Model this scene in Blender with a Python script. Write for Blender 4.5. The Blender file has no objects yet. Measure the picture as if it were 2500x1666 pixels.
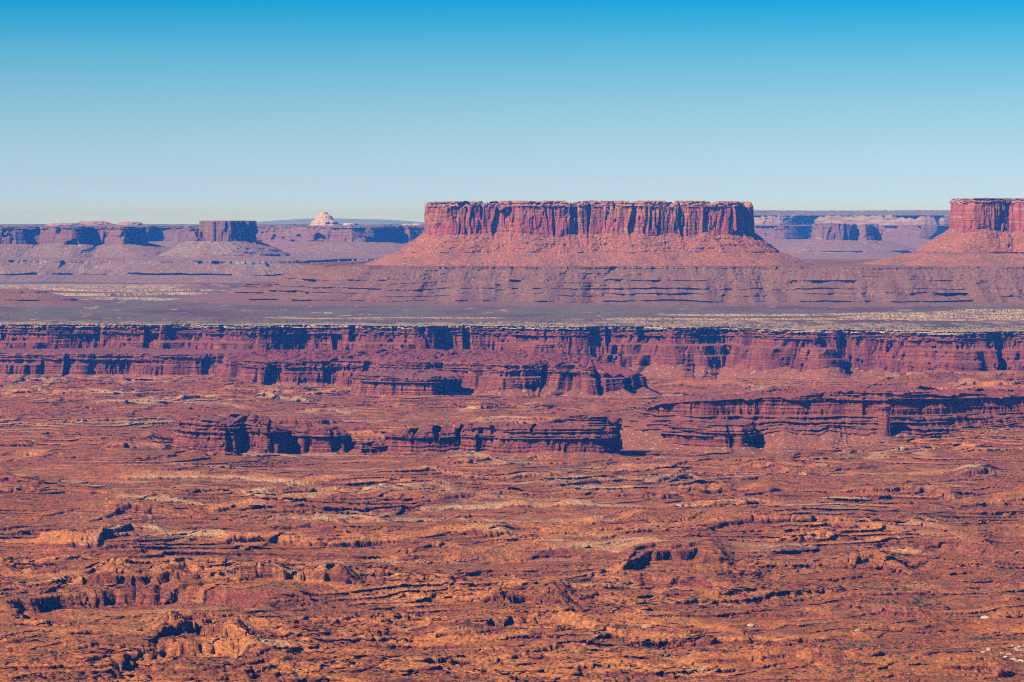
import bpy, math, random
import numpy as np

# ------------------------------------------------------------------ camera, sky, sun, exposure
scn = bpy.context.scene
col = scn.collection
F = 7089.0            # focal length in pixels of a 2500 px wide frame
CAMZ = 600.0          # the overlook stands 600 m above the basin floor
HOR = 535.0
cam_d = bpy.data.cameras.new("camera")
cam = bpy.data.objects.new("camera", cam_d); col.objects.link(cam)
cam.location = (0, 0, CAMZ); cam.rotation_euler = (math.radians(90), 0, 0)
cam_d.sensor_width = 36; cam_d.lens = 36 * F / 2500.0
cam_d.shift_y = -(833 - HOR) / 2500.0
cam_d.clip_start = 1; cam_d.clip_end = 200000
scn.camera = cam

SUN_EL, SUN_IN = math.radians(42), math.radians(36)
sdir = (-math.cos(SUN_EL) * math.cos(SUN_IN), -math.cos(SUN_EL) * math.sin(SUN_IN), math.sin(SUN_EL))
sun_d = bpy.data.lights.new("sun", 'SUN'); sun_d.energy = 5.0; sun_d.angle = math.radians(0.53)
sun_d.color = (1.0, 0.95, 0.88)
sun = bpy.data.objects.new("sun", sun_d); col.objects.link(sun)
from mathutils import Vector
sun.rotation_euler = Vector(sdir).to_track_quat('Z', 'Y').to_euler()
sun.location = (-2000, -1000, 3000)

w = bpy.data.worlds.new("World"); scn.world = w; w.use_nodes = True
nt = w.node_tree; nt.nodes.clear()
out = nt.nodes.new('ShaderNodeOutputWorld'); bg = nt.nodes.new('ShaderNodeBackground')
sky = nt.nodes.new('ShaderNodeTexSky'); sky.sky_type = 'NISHITA'; sky.sun_disc = False
sky.sun_elevation = SUN_EL; sky.sun_rotation = math.atan2(sdir[0], sdir[1])
sky.altitude = 1900; sky.air_density = 1.0; sky.dust_density = 0.3; sky.ozone_density = 3.0
tc = nt.nodes.new('ShaderNodeTexCoord'); sp = nt.nodes.new('ShaderNodeSeparateXYZ')
nt.links.new(tc.outputs['Generated'], sp.inputs[0]); nt.links.new(tc.outputs['Generated'], sky.inputs['Vector'])
# the clear air of the photograph grades quickly from pale at the horizon to a deep cyan blue
SKY = [(0.0, (.245, .315, .50)), (0.012, (.226, .286, .425)), (0.026, (.206, .276, .362)), (0.040, (.166, .265, .332)), (0.054, (.106, .250, .322)), (0.067, (.038, .226, .318)), (0.0755, (.008, .206, .318)), (0.11, (.03, .12, .33)), (0.4, (.03, .10, .30))]
rp = nt.nodes.new('ShaderNodeValToRGB'); el = rp.color_ramp.elements
while len(el) < len(SKY): el.new(0.5)
for k_, (p_, c_) in enumerate(SKY): el[k_].position = p_; el[k_].color = tuple(c_) + (1,)
nt.links.new(sp.outputs[2], rp.inputs[0])
tint = nt.nodes.new('ShaderNodeMix'); tint.data_type = 'RGBA'; tint.blend_type = 'MULTIPLY'
tint.inputs[0].default_value = 1.0
g4 = nt.nodes.new('ShaderNodeVectorMath'); g4.operation = 'SCALE'; g4.inputs['Scale'].default_value = 3.0
nt.links.new(rp.outputs[0], g4.inputs[0])
nt.links.new(sky.outputs[0], tint.inputs[6]); nt.links.new(g4.outputs[0], tint.inputs[7]); nt.links.new(tint.outputs[2], bg.inputs['Color'])
bg.inputs['Strength'].default_value = 0.10
nt.links.new(bg.outputs[0], out.inputs['Surface'])

scn.view_settings.view_transform = 'Standard'; scn.view_settings.look = 'None'
scn.view_settings.exposure = 0.0; scn.view_settings.gamma = 1.0
scn.cycles.max_bounces = 4; scn.cycles.diffuse_bounces = 0; scn.cycles.volume_bounces = 0
scn.cycles.use_denoising = False
scn.cycles.filter_width = 1.1
scn.cycles.use_adaptive_sampling = False
scn.render.film_transparent = False

HAZE_DENSITY = 2.8e-5
HAZE_COLOR = (0.05, 0.29, 1.0, 1)

# ------------------------------------------------------------------ noise
_rs = np.random.RandomState(7)
_PN = 512
_ang = _rs.rand(_PN, _PN).astype(np.float32) * 2 * np.pi
_GX, _GY = np.cos(_ang), np.sin(_ang)
def noise(x, y, seed=0):
    x = np.asarray(x, np.float64) + seed * 37.137; y = np.asarray(y, np.float64) + seed * 91.713
    x, y = np.broadcast_arrays(x, y)
    xi = np.floor(x); yi = np.floor(y)
    fx = (x - xi).astype(np.float32); fy = (y - yi).astype(np.float32)
    xi = xi.astype(np.int64) & (_PN - 1); yi = yi.astype(np.int64) & (_PN - 1)
    x1 = (xi + 1) & (_PN - 1); y1 = (yi + 1) & (_PN - 1)
    u = fx * fx * fx * (fx * (fx * 6 - 15) + 10); v = fy * fy * fy * (fy * (fy * 6 - 15) + 10)
    a = _GX[xi, yi] * fx + _GY[xi, yi] * fy
    b = _GX[x1, yi] * (fx - 1) + _GY[x1, yi] * fy
    c = _GX[xi, y1] * fx + _GY[xi, y1] * (fy - 1)
    d = _GX[x1, y1] * (fx - 1) + _GY[x1, y1] * (fy - 1)
    return 1.5 * ((a + (b - a) * u) * (1 - v) + (c + (d - c) * u) * v)
def fbm(x, y, o=4, seed=0, g=0.5):
    r = 0; a = 1.0; s = 0.0
    for i in range(o):
        r = r + a * noise(x * 2.03 ** i, y * 2.03 ** i, seed + i * 3); s += a; a *= g
    return r / s
def billow(x, y, o=2, seed=0):
    r = 0; a = 1.0; s = 0.0
    for i in range(o):
        r = r + a * np.abs(noise(x * 2.1 ** i, y * 2.1 ** i, seed + i * 5)); s += a; a *= 0.5
    return r / s
def ss(a, b, x):
    t = np.clip((x - a) / (b - a), 0, 1); return t * t * (3 - 2 * t)

def W(px, d): return ((px - 1250.0) / F * d, float(d))
def Zv(v, d): return CAMZ - (v - HOR) / F * d

# ------------------------------------------------------------------ mesh helpers
def tag(o, label=None, cat=None, group=None, kind=None):
    if label: o['label'] = label
    if cat: o['category'] = cat
    if group: o['group'] = group
    if kind: o['kind'] = kind
    return o
def grid(name, X, Y, Z, m, parent=None, closed=False, attrs=None):
    n, k = X.shape
    co = np.stack([X, Y, Z], -1).reshape(-1, 3).astype(np.float32)
    i = np.arange(n - 1)[:, None] * k
    j = np.arange(k if closed else k - 1)[None, :]
    j1 = (j + 1) % k
    q = np.stack([i + j, i + k + j, i + k + j1, i + j1], -1).reshape(-1, 4).astype(np.int32)
    me = bpy.data.meshes.new(name)
    me.vertices.add(len(co)); me.vertices.foreach_set('co', co.ravel())
    me.loops.add(q.size); me.loops.foreach_set('vertex_index', q.ravel())
    me.polygons.add(len(q)); me.polygons.foreach_set('loop_start', np.arange(0, q.size, 4, dtype=np.int32))
    me.update(calc_edges=True)
    for an, av in (attrs or {}).items():
        at = me.attributes.new(an, 'FLOAT', 'POINT'); at.data.foreach_set('value', av.ravel().astype(np.float32))
    me.materials.append(m)
    o = bpy.data.objects.new(name, me); col.objects.link(o)
    if parent is not None: o.parent = parent
    return o
def raw(name, V, Q, m, parent=None):
    me = bpy.data.meshes.new(name); me.from_pydata([tuple(v) for v in V], [], [tuple(q) for q in Q]); me.materials.append(m)
    o = bpy.data.objects.new(name, me); col.objects.link(o)
    if parent is not None: o.parent = parent
    return o

# ------------------------------------------------------------------ materials
def C(h):  # sRGB 0-255 -> linear
    return tuple([(c / 255.0 / 12.92 if c / 255.0 <= 0.04045 else ((c / 255.0 + 0.055) / 1.055) ** 2.4) for c in h] + [1.0])
class NT:
    def __init__(s, name):
        s.m = bpy.data.materials.new(name); s.m.use_nodes = True; s.t = s.m.node_tree; s.t.nodes.clear()
        s.out = s.n('ShaderNodeOutputMaterial'); s.b = s.n('ShaderNodeBsdfPrincipled')
        s.b.inputs['Roughness'].default_value = 0.95; s.b.inputs['Specular IOR Level'].default_value = 0.1
        s.l(s.b.outputs[0], s.out.inputs['Surface'])
        s.geo = s.n('ShaderNodeNewGeometry')
    def n(s, t): return s.t.nodes.new(t)
    def l(s, a, b): s.t.links.new(a, b)
    def noise(s, scale, det=3, rough=0.55, off=0.0, dist=0.0):
        mp = s.n('ShaderNodeMapping'); mp.inputs['Scale'].default_value = scale; mp.inputs['Location'].default_value = (off, off * 1.7, off * .6)
        s.l(s.geo.outputs['Position'], mp.inputs['Vector'])
        t = s.n('ShaderNodeTexNoise'); t.inputs['Scale'].default_value = 1.0; t.inputs['Detail'].default_value = det
        t.inputs['Roughness'].default_value = rough; t.inputs['Distortion'].default_value = dist
        s.l(mp.outputs[0], t.inputs['Vector']); return t.outputs['Fac']
    def ramp(s, f, stops, interp='LINEAR'):
        r = s.n('ShaderNodeValToRGB'); r.color_ramp.interpolation = interp
        e = r.color_ramp.elements
        while len(e) < len(stops): e.new(0.5)
        for k, (p, c) in enumerate(stops):
            e[k].position = p; e[k].color = c
        s.l(f, r.inputs[0]); return r.outputs[0]
    def mr(s, f, a, b, c=0.0, d=1.0, smooth=True):
        r = s.n('ShaderNodeMapRange'); r.inputs['From Min'].default_value = a; r.inputs['From Max'].default_value = b
        r.inputs['To Min'].default_value = c; r.inputs['To Max'].default_value = d
        if smooth: r.interpolation_type = 'SMOOTHSTEP'
        s.l(f, r.inputs['Value']); return r.outputs['Result']
    def mix(s, f, a, b, mode='MIX'):
        r = s.n('ShaderNodeMix'); r.data_type = 'RGBA'; r.blend_type = mode
        for sk, v in (('Factor', f), ('A', a), ('B', b)):
            i = r.inputs[0] if sk == 'Factor' else (r.inputs[6] if sk == 'A' else r.inputs[7])
            if hasattr(v, 'is_output'): s.l(v, i)
            else: i.default_value = v
        return r.outputs[2]
    def math(s, op, a, b=None):
        r = s.n('ShaderNodeMath'); r.operation = op
        for k, v in ((0, a), (1, b)):
            if v is None: continue
            if hasattr(v, 'is_output'): s.l(v, r.inputs[k])
            else: r.inputs[k].default_value = v
        return r.outputs[0]
    def nz(s):
        x = s.n('ShaderNodeSeparateXYZ'); s.l(s.geo.outputs['True Normal'], x.inputs[0]); return x.outputs[2]
    def pos(s, k):
        x = s.n('ShaderNodeSeparateXYZ'); s.l(s.geo.outputs['Position'], x.inputs[0]); return x.outputs[k]
    def attr(s, a):
        r = s.n('ShaderNodeAttribute'); r.attribute_name = a; return r.outputs['Fac']

def rock(name, strata, flat, zs=0.10, big=None, streak=None, speck=None, speck_scale=0.12, speck_amt=(0.60, 0.68), flat_rng=(0.75, 0.93), shrub=None, cap=None, cream=None, gain=1.0, strength=0.35):
    m = NT(name)
    g = lambda c: tuple([min(1, v * gain * k_) for v, k_ in zip(C(c)[:3], (.97, 1.08, 1.0))] + [1])
    st = m.noise((0.0022, 0.0022, zs), 5, 0.7)
    n = len(strata)
    c = m.ramp(st, [(0.30 + 0.40 * k / (n - 1), g(strata[k])) for k in range(n)])
    if big:
        b = m.noise((0.004, 0.004, 0.012), 4, 0.6, 11.0)
        c = m.mix(m.mr(b, 0.42, 0.62), c, g(big))
    if streak:
        v = m.noise((0.045, 0.045, 0.006), 4, 0.65, 5.0)
        c = m.mix(m.mr(v, 0.46, 0.66, 0, 0.8), c, g(streak))
    f2 = m.noise((0.01, 0.006, 0.02), 4, 0.65, 23.0)
    fl = m.ramp(f2, [(0.32 + 0.36 * k / (len(flat) - 1), g(flat[k])) for k in range(len(flat))])
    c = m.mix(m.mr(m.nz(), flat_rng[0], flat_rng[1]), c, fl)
    if speck:
        s = m.noise((speck_scale,) * 3, 2, 0.6, 3.0)
        c = m.mix(m.mr(s, speck_amt[0], speck_amt[1], 0, 0.85), c, g(speck))
    if cap:
        cc = g(cap)
        if cream: cc = m.mix(m.attr('cream'), cc, g(cream))
        c = m.mix(m.attr('cap'), c, cc)
    gr = m.noise((0.22, 0.22, 0.35), 3, 0.7, 41.0)
    k = m.mr(gr, 0.3, 0.7, 1.0 - strength, 1.0 + strength)
    vm = m.n('ShaderNodeVectorMath'); vm.operation = 'SCALE'; m.l(c, vm.inputs[0]); m.l(k, vm.inputs['Scale'])
    c = vm.outputs[0]
    if shrub:
        s = m.noise((0.30, 0.16, 0.3), 1, 0.5, 77.0)
        dens = m.noise((0.006, 0.003, 0.01), 3, 0.6, 90.0)
        thr = m.math('MULTIPLY', m.mr(s, 0.60, 0.66), m.mr(dens, 0.42, 0.6))
        thr = m.math('MULTIPLY', thr, m.mr(m.nz(), 0.7, 0.9))
        c = m.mix(thr, c, g(shrub))
    m.l(c, m.b.inputs['Base Color'])
    return m.m

M = {}
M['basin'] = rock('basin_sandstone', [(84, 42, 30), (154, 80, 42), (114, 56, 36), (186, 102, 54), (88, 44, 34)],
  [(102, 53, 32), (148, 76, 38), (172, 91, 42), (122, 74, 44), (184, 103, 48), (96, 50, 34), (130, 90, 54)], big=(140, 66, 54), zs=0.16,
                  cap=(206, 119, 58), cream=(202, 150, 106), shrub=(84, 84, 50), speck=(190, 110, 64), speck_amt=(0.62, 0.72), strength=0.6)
M['red_wall'] = rock('layered_red_wall', [(112, 50, 34), (172, 88, 58), (130, 60, 42), (190, 106, 68), (112, 52, 38)],
  [(128, 78, 58), (150, 86, 60), (136, 88, 68)], zs=0.20, streak=(104, 44, 50), speck=(206, 128, 96), speck_amt=(0.66, 0.74))
M['red_talus'] = rock('red_talus', [(138, 74, 50), (158, 86, 54), (138, 80, 62)],
  [(146, 80, 54), (160, 90, 56), (138, 88, 66)],
                      zs=0.05, speck=(222, 160, 118), speck_scale=0.10, speck_amt=(0.60, 0.68))
M['ridge_top'] = rock('rubbly_ridge_top', [(120, 54, 46), (150, 70, 56), (120, 60, 56)], [(134, 78, 70), (150, 86, 70), (128, 80, 74)], zs=0.2, shrub=(84, 84, 66))
M['white_rim'] = rock('pale_rim_sandstone', [(176, 116, 84), (214, 172, 128), (150, 86, 66), (200, 150, 112)], [(214, 176, 130), (226, 190, 146), (176, 140, 104)], zs=0.25, big=(150, 84, 66),
                      shrub=(70, 84, 64), strength=0.25)
M['wingate'] = rock('massive_red_cliff', [(158, 80, 46), (200, 116, 64), (162, 88, 54), (222, 146, 82), (140, 72, 50)],
  [(150, 88, 62), (190, 124, 80), (150, 98, 70)], zs=0.03, streak=(112, 60, 64), big=(196, 92, 66))
M['kayenta'] = rock('ledgy_caprock', [(150, 70, 56), (226, 140, 96), (160, 76, 58), (236, 166, 118), (140, 70, 60)],
                    [(150, 100, 80), (200, 140, 104), (96, 88, 66)], zs=0.12, shrub=(52, 66, 52))
M['chinle'] = rock('orange_talus', [(160, 84, 48), (180, 100, 54), (146, 86, 60)],
  [(160, 88, 50), (180, 104, 60), (146, 92, 64), (134, 94, 68)],
                   zs=0.04, speck=(214, 150, 104), speck_scale=0.085, speck_amt=(0.58, 0.68), streak=(140, 72, 62))
M['moenkopi'] = rock('banded_purple_slope', [(98, 54, 44), (156, 90, 64), (140, 92, 66), (172, 114, 78), (104, 58, 48)],
  [(140, 86, 62), (146, 106, 76), (156, 92, 62), (126, 98, 72)], zs=0.06, speck=(186, 144, 108), speck_scale=0.08, gain=.86,
                     big=(150, 96, 64), shrub=(84, 92, 72))
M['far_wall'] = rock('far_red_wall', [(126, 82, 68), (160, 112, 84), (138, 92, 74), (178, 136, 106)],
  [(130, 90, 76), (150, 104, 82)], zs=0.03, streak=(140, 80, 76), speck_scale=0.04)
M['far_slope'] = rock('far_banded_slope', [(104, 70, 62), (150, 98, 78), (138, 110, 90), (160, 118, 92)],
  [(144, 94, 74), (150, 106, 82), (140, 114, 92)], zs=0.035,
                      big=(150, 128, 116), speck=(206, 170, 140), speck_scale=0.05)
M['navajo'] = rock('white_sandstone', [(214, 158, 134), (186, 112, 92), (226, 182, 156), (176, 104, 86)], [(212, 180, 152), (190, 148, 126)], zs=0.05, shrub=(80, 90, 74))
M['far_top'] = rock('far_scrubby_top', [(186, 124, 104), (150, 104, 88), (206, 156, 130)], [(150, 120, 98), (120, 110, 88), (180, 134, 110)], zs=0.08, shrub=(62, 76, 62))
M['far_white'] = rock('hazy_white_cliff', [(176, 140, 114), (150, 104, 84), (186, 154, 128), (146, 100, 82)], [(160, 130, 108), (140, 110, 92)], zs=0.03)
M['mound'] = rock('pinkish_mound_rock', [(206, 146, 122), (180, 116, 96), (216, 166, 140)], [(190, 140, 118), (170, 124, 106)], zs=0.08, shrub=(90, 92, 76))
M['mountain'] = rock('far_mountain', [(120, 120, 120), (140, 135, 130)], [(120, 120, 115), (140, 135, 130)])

def bench_mat():
    m = NT('bench_plain')
    a = m.noise((0.0016, 0.0009, 0.01), 5, 0.6, 3.0)
    c = m.ramp(a, [(0.30, C((104, 68, 58))), (0.42, C((112, 84, 66))), (0.52, C((118, 106, 78))), (0.62, C((104, 92, 70))), (0.72, C((126, 78, 62)))])
    s = m.noise((0.012, 0.004, 0.05), 4, 0.65, 9.0)
    c = m.mix(m.mr(s, 0.62, 0.68, 0, 0.8), c, C((214, 176, 130)))
    # bare pale sandstone close to the rim and round the slab fields
    p = m.noise((0.010, 0.0035, 0.05), 5, 0.62, 19.0)
    pv = m.math('ADD', p, m.attr('pale'))
    c = m.mix(m.mr(pv, 0.76, 0.98), c, m.mix(m.noise((0.02, 0.01, .02), 3, .6, 2.), C((214, 178, 128)), C((166, 126, 92))))
    s = m.noise((0.16, 0.05, 0.3), 1, 0.5, 77.0)
    c = m.mix(m.math('MULTIPLY', m.mr(s, 0.54, 0.60), m.mr(m.attr('pale'), 0.05, 0.4, 0.2, 1.0)), c, C((84, 84, 60)))
    dd_ = m.noise((0.025, 0.006, 0.1), 4, 0.7, 57.0)
    c = m.mix(m.mr(dd_, 0.5, 0.62, 0, .8), c, C((128, 92, 72)))
    gr = m.noise((0.08, 0.02, 0.35), 3, 0.7, 41.0)
    vm = m.n('ShaderNodeVectorMath'); vm.operation = 'SCALE'; m.l(c, vm.inputs[0]); m.l(m.mr(gr, .3, .7, .75, 1.25), vm.inputs['Scale'])
    m.l(vm.outputs[0], m.b.inputs['Base Color']); return m.m
M['bench'] = bench_mat()

# ------------------------------------------------------------------ cliffs, mesas and ridges
def resample(P, ds, closed):
    P = np.array(P, float)
    if closed: P = np.vstack([P, P[:1]])
    # Catmull-Rom through the plan points
    n = len(P); outp = []
    for i in range(n - 1):
        if closed: p0 = P[(i - 1) % (n - 1)]; p3 = P[(i + 2) % (n - 1)] if i + 2 != n - 1 else P[0]
        else: p0 = P[max(i - 1, 0)]; p3 = P[min(i + 2, n - 1)]
        p1, p2 = P[i], P[i + 1]
        L = np.hypot(*(p2 - p1)); k = max(2, int(L / (ds * 0.5)))
        t = np.linspace(0, 1, k, endpoint=False)[:, None]
        c = 0.5 * ((2 * p1) + (p2 - p0) * t + (2 * p0 - 5 * p1 + 4 * p2 - p3) * t ** 2 + (3 * p1 - p0 - 3 * p2 + p3) * t ** 3)
        lin = p1 + (p2 - p1) * t
        outp.append(0.6 * c + 0.4 * lin)
    Q = np.vstack(outp + ([] if closed else [P[-1:]]))
    if closed: Q = np.vstack([Q, Q[:1]])
    s = np.concatenate([[0], np.cumsum(np.hypot(*np.diff(Q, axis=0).T))])
    k = int(s[-1] / ds); t = np.linspace(0, s[-1], k + 1)
    R = np.stack([np.interp(t, s, Q[:, 0]), np.interp(t, s, Q[:, 1])], 1)
    if closed: R = R[:-1]; t = t[:-1]
    return R, t
def smooth(A, k, closed):
    k = int(max(1, k)); ker = np.hanning(2 * k + 3)[1:-1]; ker /= ker.sum(); h = len(ker) // 2
    if h * 2 >= len(A): h = (len(A) - 1) // 2; ker = np.hanning(2 * h + 3)[1:-1]; ker /= ker.sum()
    r = []
    for c in range(A.shape[1]):
        a = np.concatenate([A[-h:, c], A[:, c], A[:h, c]]) if closed else np.concatenate([np.repeat(A[0, c], h), A[:, c], np.repeat(A[-1, c], h)])
        r.append(np.convolve(a, ker, 'valid'))
    return np.stack(r, 1)

def butte(name, label, cat, plan, segs, ds, spine=None, closed=True, seed=0, bdep=30., blen=120., bthr=(0.08, 0.22), flute=4., flen=18., strat=2., fine=1.2,
          wob=0., top_rough=2., top_rows=10, top_mat=None, top_bulge=0., zbreak=0., zlen=60., group=None, kind=None, ret=False, nsm=80., only_top=True, part_names=None, smear=1.0, spur=0., gully=1.0, crest=None, zwarp=0., crest_base=None, bench=None):
    """plan: world xy points round the top edge of the cliff; segs from top to bottom:
    (part, kind, z0, z1, out0, out1, rows, material)"""
    P, s = resample(plan, ds, closed)
    T = np.roll(P, -1, 0) - np.roll(P, 1, 0) if closed else np.gradient(P, axis=0)
    N = np.stack([T[:, 1], -T[:, 0]], 1); N /= np.linalg.norm(N, axis=1, keepdims=True) + 1e-9
    if closed:
        A = 0.5 * np.sum(P[:, 0] * np.roll(P[:, 1], -1) - np.roll(P[:, 0], -1) * P[:, 1])
        if A < 0: N = -N
    else:
        if N[:, 1].mean() > 0: N = -N
    N1 = smooth(N, nsm / ds, closed); N1 /= np.linalg.norm(N1, axis=1, keepdims=True)
    N2 = smooth(N, 3.5 * nsm / ds, closed); N2 /= np.linalg.norm(N2, axis=1, keepdims=True)
    # noise follows world position so it has no seam on a closed loop
    per = s[-1] + ds
    cs = s
    if closed:   # blend the two ends
        bl = ss(per - 150, per, s)
    def nn(fx, fz, z, o=1, sd=0, f=fbm):
        a = f(cs / fx, z / fz, o, seed + sd)
        if closed: a = a * (1 - bl) + f((cs - per) / fx, z / fz, o, seed + sd) * bl
        return a
    rows = []   # (z, off, kindfactor..)
    bounds = []; prev = None
    zt_top = segs[0][2]
    broken = 0 * s
    cb = 0. if crest_base is None else crest_base
    crz = 0 * s + zt_top
    if crest: crz = cb + (zt_top - cb) * np.interp((P[:, 0] / P[:, 1]) * F + 1250, [c[0] for c in crest], [c[1] for c in crest])
    if zbreak:
        q0 = nn(zlen, 1e9, np.zeros(1), 3, 71) * 2.2; st_ = max(1.5, zbreak * .35)
        qs = np.minimum(0, q0) * zbreak * 1.6; fr = qs / st_ - np.floor(qs / st_)
        crz = crz + st_ * (np.floor(qs / st_) + ss(.35, .65, fr)) + .25 * st_ * nn(14., 1e9, np.zeros(1), 2, 75)
    crlo = cb + 5
    X = []; Y = []; Z = []; meta = []
    thin = [((g[2] + g[3]) / 2., g[2] - g[3], .12 * math.sin(g[2] * 7.) + .04) for g in segs[1:] if g[1] == 'cliff' and g[2] - g[3] < 26]
    tot_ = lambda z: min(1., max(0., (zt_top - z) / (zt_top - segs[-1][3])))
    zbd = [g[3] for g, g2 in zip(segs[:-1], segs[1:]) if g[1] != 'talus' and g2[1] == 'talus' and g[2] - g[3] > 26]
    for (pn, kd, z0, z1, o0, o1, nr, mt) in segs:
        start = len(X) - 1 if X else 0
        for i in range(nr + 1):
            if X and i == 0: continue
            t = i / nr; z = z0 + (z1 - z0) * t; off = o0 + (o1 - o0) * t
            zz = np.full(1, z)
            tot = (z0 - segs[-1][3]) / max(1., (segs[0][2] - segs[-1][3]))
            sh = cs * 0 + z
            big = .12 + 1.15 * ss(-.12, .22, nn(blen * 3.7, 1e9, zz, 2, 201))
            B = big * ss(bthr[0], bthr[1], nn(blen, 420., zz, 2, 1)) + 0.28 * (1.3 - big) * ss(0.16, 0.34, nn(blen * .35, 60., zz, 3, 9)) + .5 * ss(.2, .34, nn(blen * 2.7, 900., zz, 2, 205))
            base = -bdep * B + wob * nn(blen * 3.1, 1e9, zz, 2, 17)
            sf = 0.45 * nn(1e9, 3.2, zz, 2, 33) + 0.55 * nn(260., 6.5, zz, 2, 35)
            if kd == 'cliff':
                fl = nn(flen, flen * 7, zz, 2, 5, billow) * 1.2 - 0.9 + 1.1 * ss(-.04, .04, nn(flen * .8, flen * 4, zz, 1, 7)) * ss(-.3, 0, nn(flen * 3, flen * 9, zz, 1, 8))
                o = off + base * smear - flute * (.38 + .9 * ss(-.05, .25, nn(blen * 1.6, 300., zz, 2, 207))) * fl + strat * 2.0 * sf + fine * nn(6. + ds, 5., zz, 2, 51)
            elif kd == 'ledges':
                q = noise(z / 5.0, 0.3, seed + 61)
                fl = nn(flen * 1.4, 14., zz, 3, 5, billow) * 2 - 0.6
                o = off + base * (1 - 0.25 * t) * smear - flute * 1.6 * fl + strat * 4.0 * ss(-.15, .15, sf + 0.5 * nn(90., 9., zz, 2, 37)) + fine * 1.5 * nn(9. + ds, 5., zz, 2, 51)
            else:  # talus
                dec = min((1 - t) ** 1.5, max(0, 1 - (off - 20) / 220.) ** 1.3) if off > 20 else (1 - t) ** 1.5
                gl = nn(130., 400., zz, 3, 81, billow) * 2 - .5
                o = off + base * dec * smear - gully * flute * 1.6 * gl * math.sin(min(1, t * 1.6) * 1.57) + strat * 3. * ss(0.05, .35, sf) + fine * 4 * nn(12. + 1.5 * ds, 9., zz, 2, 55) + 8 * fine * nn(70., 30., zz, 2, 57) * min(1, 4 * t)
            if bench: o = o + bench[1] * ss(-.08, .2, nn(bench[2], 1e9, zz, 3, 301)) * float(ss(bench[0] + 4, bench[0] - 1, z)) * (1 if kd != 'talus' else (1 - t)) + .6 * bench[1] * ss(.0, .25, nn(bench[2] * .6, 1e9, zz, 3, 305)) * float(ss(bench[0] - 36, bench[0] - 41, z)) * (1 if kd != 'talus' else (1 - t))
            if spur: o = o + spur * tot_(z) * (nn(420., 1e9, zz, 3, 91, billow) * -1.7 + .6 + .5 * nn(160., 200., zz, 3, 93))
            for (zm, hb, thr_) in thin:   # thin ledges fade into the slope in places
                wgt = 1 - ss(thr_ - .15, thr_ + .2, nn(130., 1e9, zz + zm, 4, int(zm) % 89)); q_ = (zm - z)
                o = o + wgt * hb * 1.3 * np.clip(q_ / (hb * .5), -1, 1) * math.exp(-max(0, abs(q_) - hb * .5) / (2.2 * hb))
            Nn = N1 * (1 - min(1, max(0, off) / 250.)) + N2 * min(1, max(0, off) / 250.)
            X.append(P[:, 0] + Nn[:, 0] * o); Y.append(P[:, 1] + Nn[:, 1] * o)
            zr = z + (fine * .8 * nn(7 + ds, 3., zz + o.mean() * 0, 1, 58) if kd == 'talus' else 0)
            if spur: zr = zr + max(0, 1 - tot_(z) * 6) * 9 * nn(140., 1e9, zz, 3, 145) + (.35 + 1 - abs(2 * tot_(z) - 1)) * (10 * nn(330., 45., zz, 2, 141) + 4 * nn(90., 25., zz, 2, 143))
            for zb_ in zbd:
                if zwarp: zr = zr + zwarp * max(0, 1 - abs(z - zb_) / 45.) * (nn(70., 1e9, zz, 3, 95) + .5 * nn(260., 1e9, zz, 1, 97))
            zr = np.minimum(zr, crz + .9 * nn(9., 1e9, zz, 2, 45) * min(1, max(0, (z - crlo) / 10.)))
            Z.append(zr + 0 * s)
        bounds.append((pn, start, len(X) - 1, mt))
    X = np.array(X); Y = np.array(Y); Z = np.array(Z)
    if ret: return X, Y, Z, bounds
    cx, cy = P.mean(0)
    root = bpy.data.objects.new(name, None); col.objects.link(root)
    root.location = (cx, cy, segs[-1][3]); root.empty_display_size = 50
    tag(root, label, cat, group, kind)
    # top
    if spine is not None:
        a, b = np.array(spine[0], float), np.array(spine[1], float); d = b - a
        R = np.stack([X[0], Y[0]], 1); tt = np.clip(((R - a) @ d) / (d @ d), 0, 1); S = a + tt[:, None] * d
        k = np.linspace(0, 1, top_rows + 1) ** 1.5
        TX = X[0][None] + (S[:, 0] - X[0])[None] * k[::-1, None]; TY = Y[0][None] + (S[:, 1] - Y[0])[None] * k[::-1, None]
        edge = 1 - k[::-1, None]
        TZ = Z[0][None] * edge + (Z[0][None] * .7 + .3 * Z[0].mean()) * (1 - edge) + top_rough * (fbm(TX / 26., TY / 26., 4, seed + 5, .65) + .8 * ss(-.06, .06, fbm(TX / 40., TY / 40., 2, seed + 6)) - .2) * k[::-1, None] ** .3 * (k[::-1, None] > 0) + top_bulge * np.sin(np.clip(k[::-1, None], 0, 1) * 1.57)
        ox, oy, oz = root.location
        grid(top_mat and 'mesa_top', TX - ox, TY - oy, TZ - oz, M[top_mat], root, closed)
    ox, oy, oz = root.location
    for (pn, r0, r1, mt) in bounds:
        grid(pn, X[r0:r1 + 1] - ox, Y[r0:r1 + 1] - oy, Z[r0:r1 + 1] - oz, M[mt], root, closed)
    GR[root.name] = (X, Y, Z, bounds)
    return root
GR = {}

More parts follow.
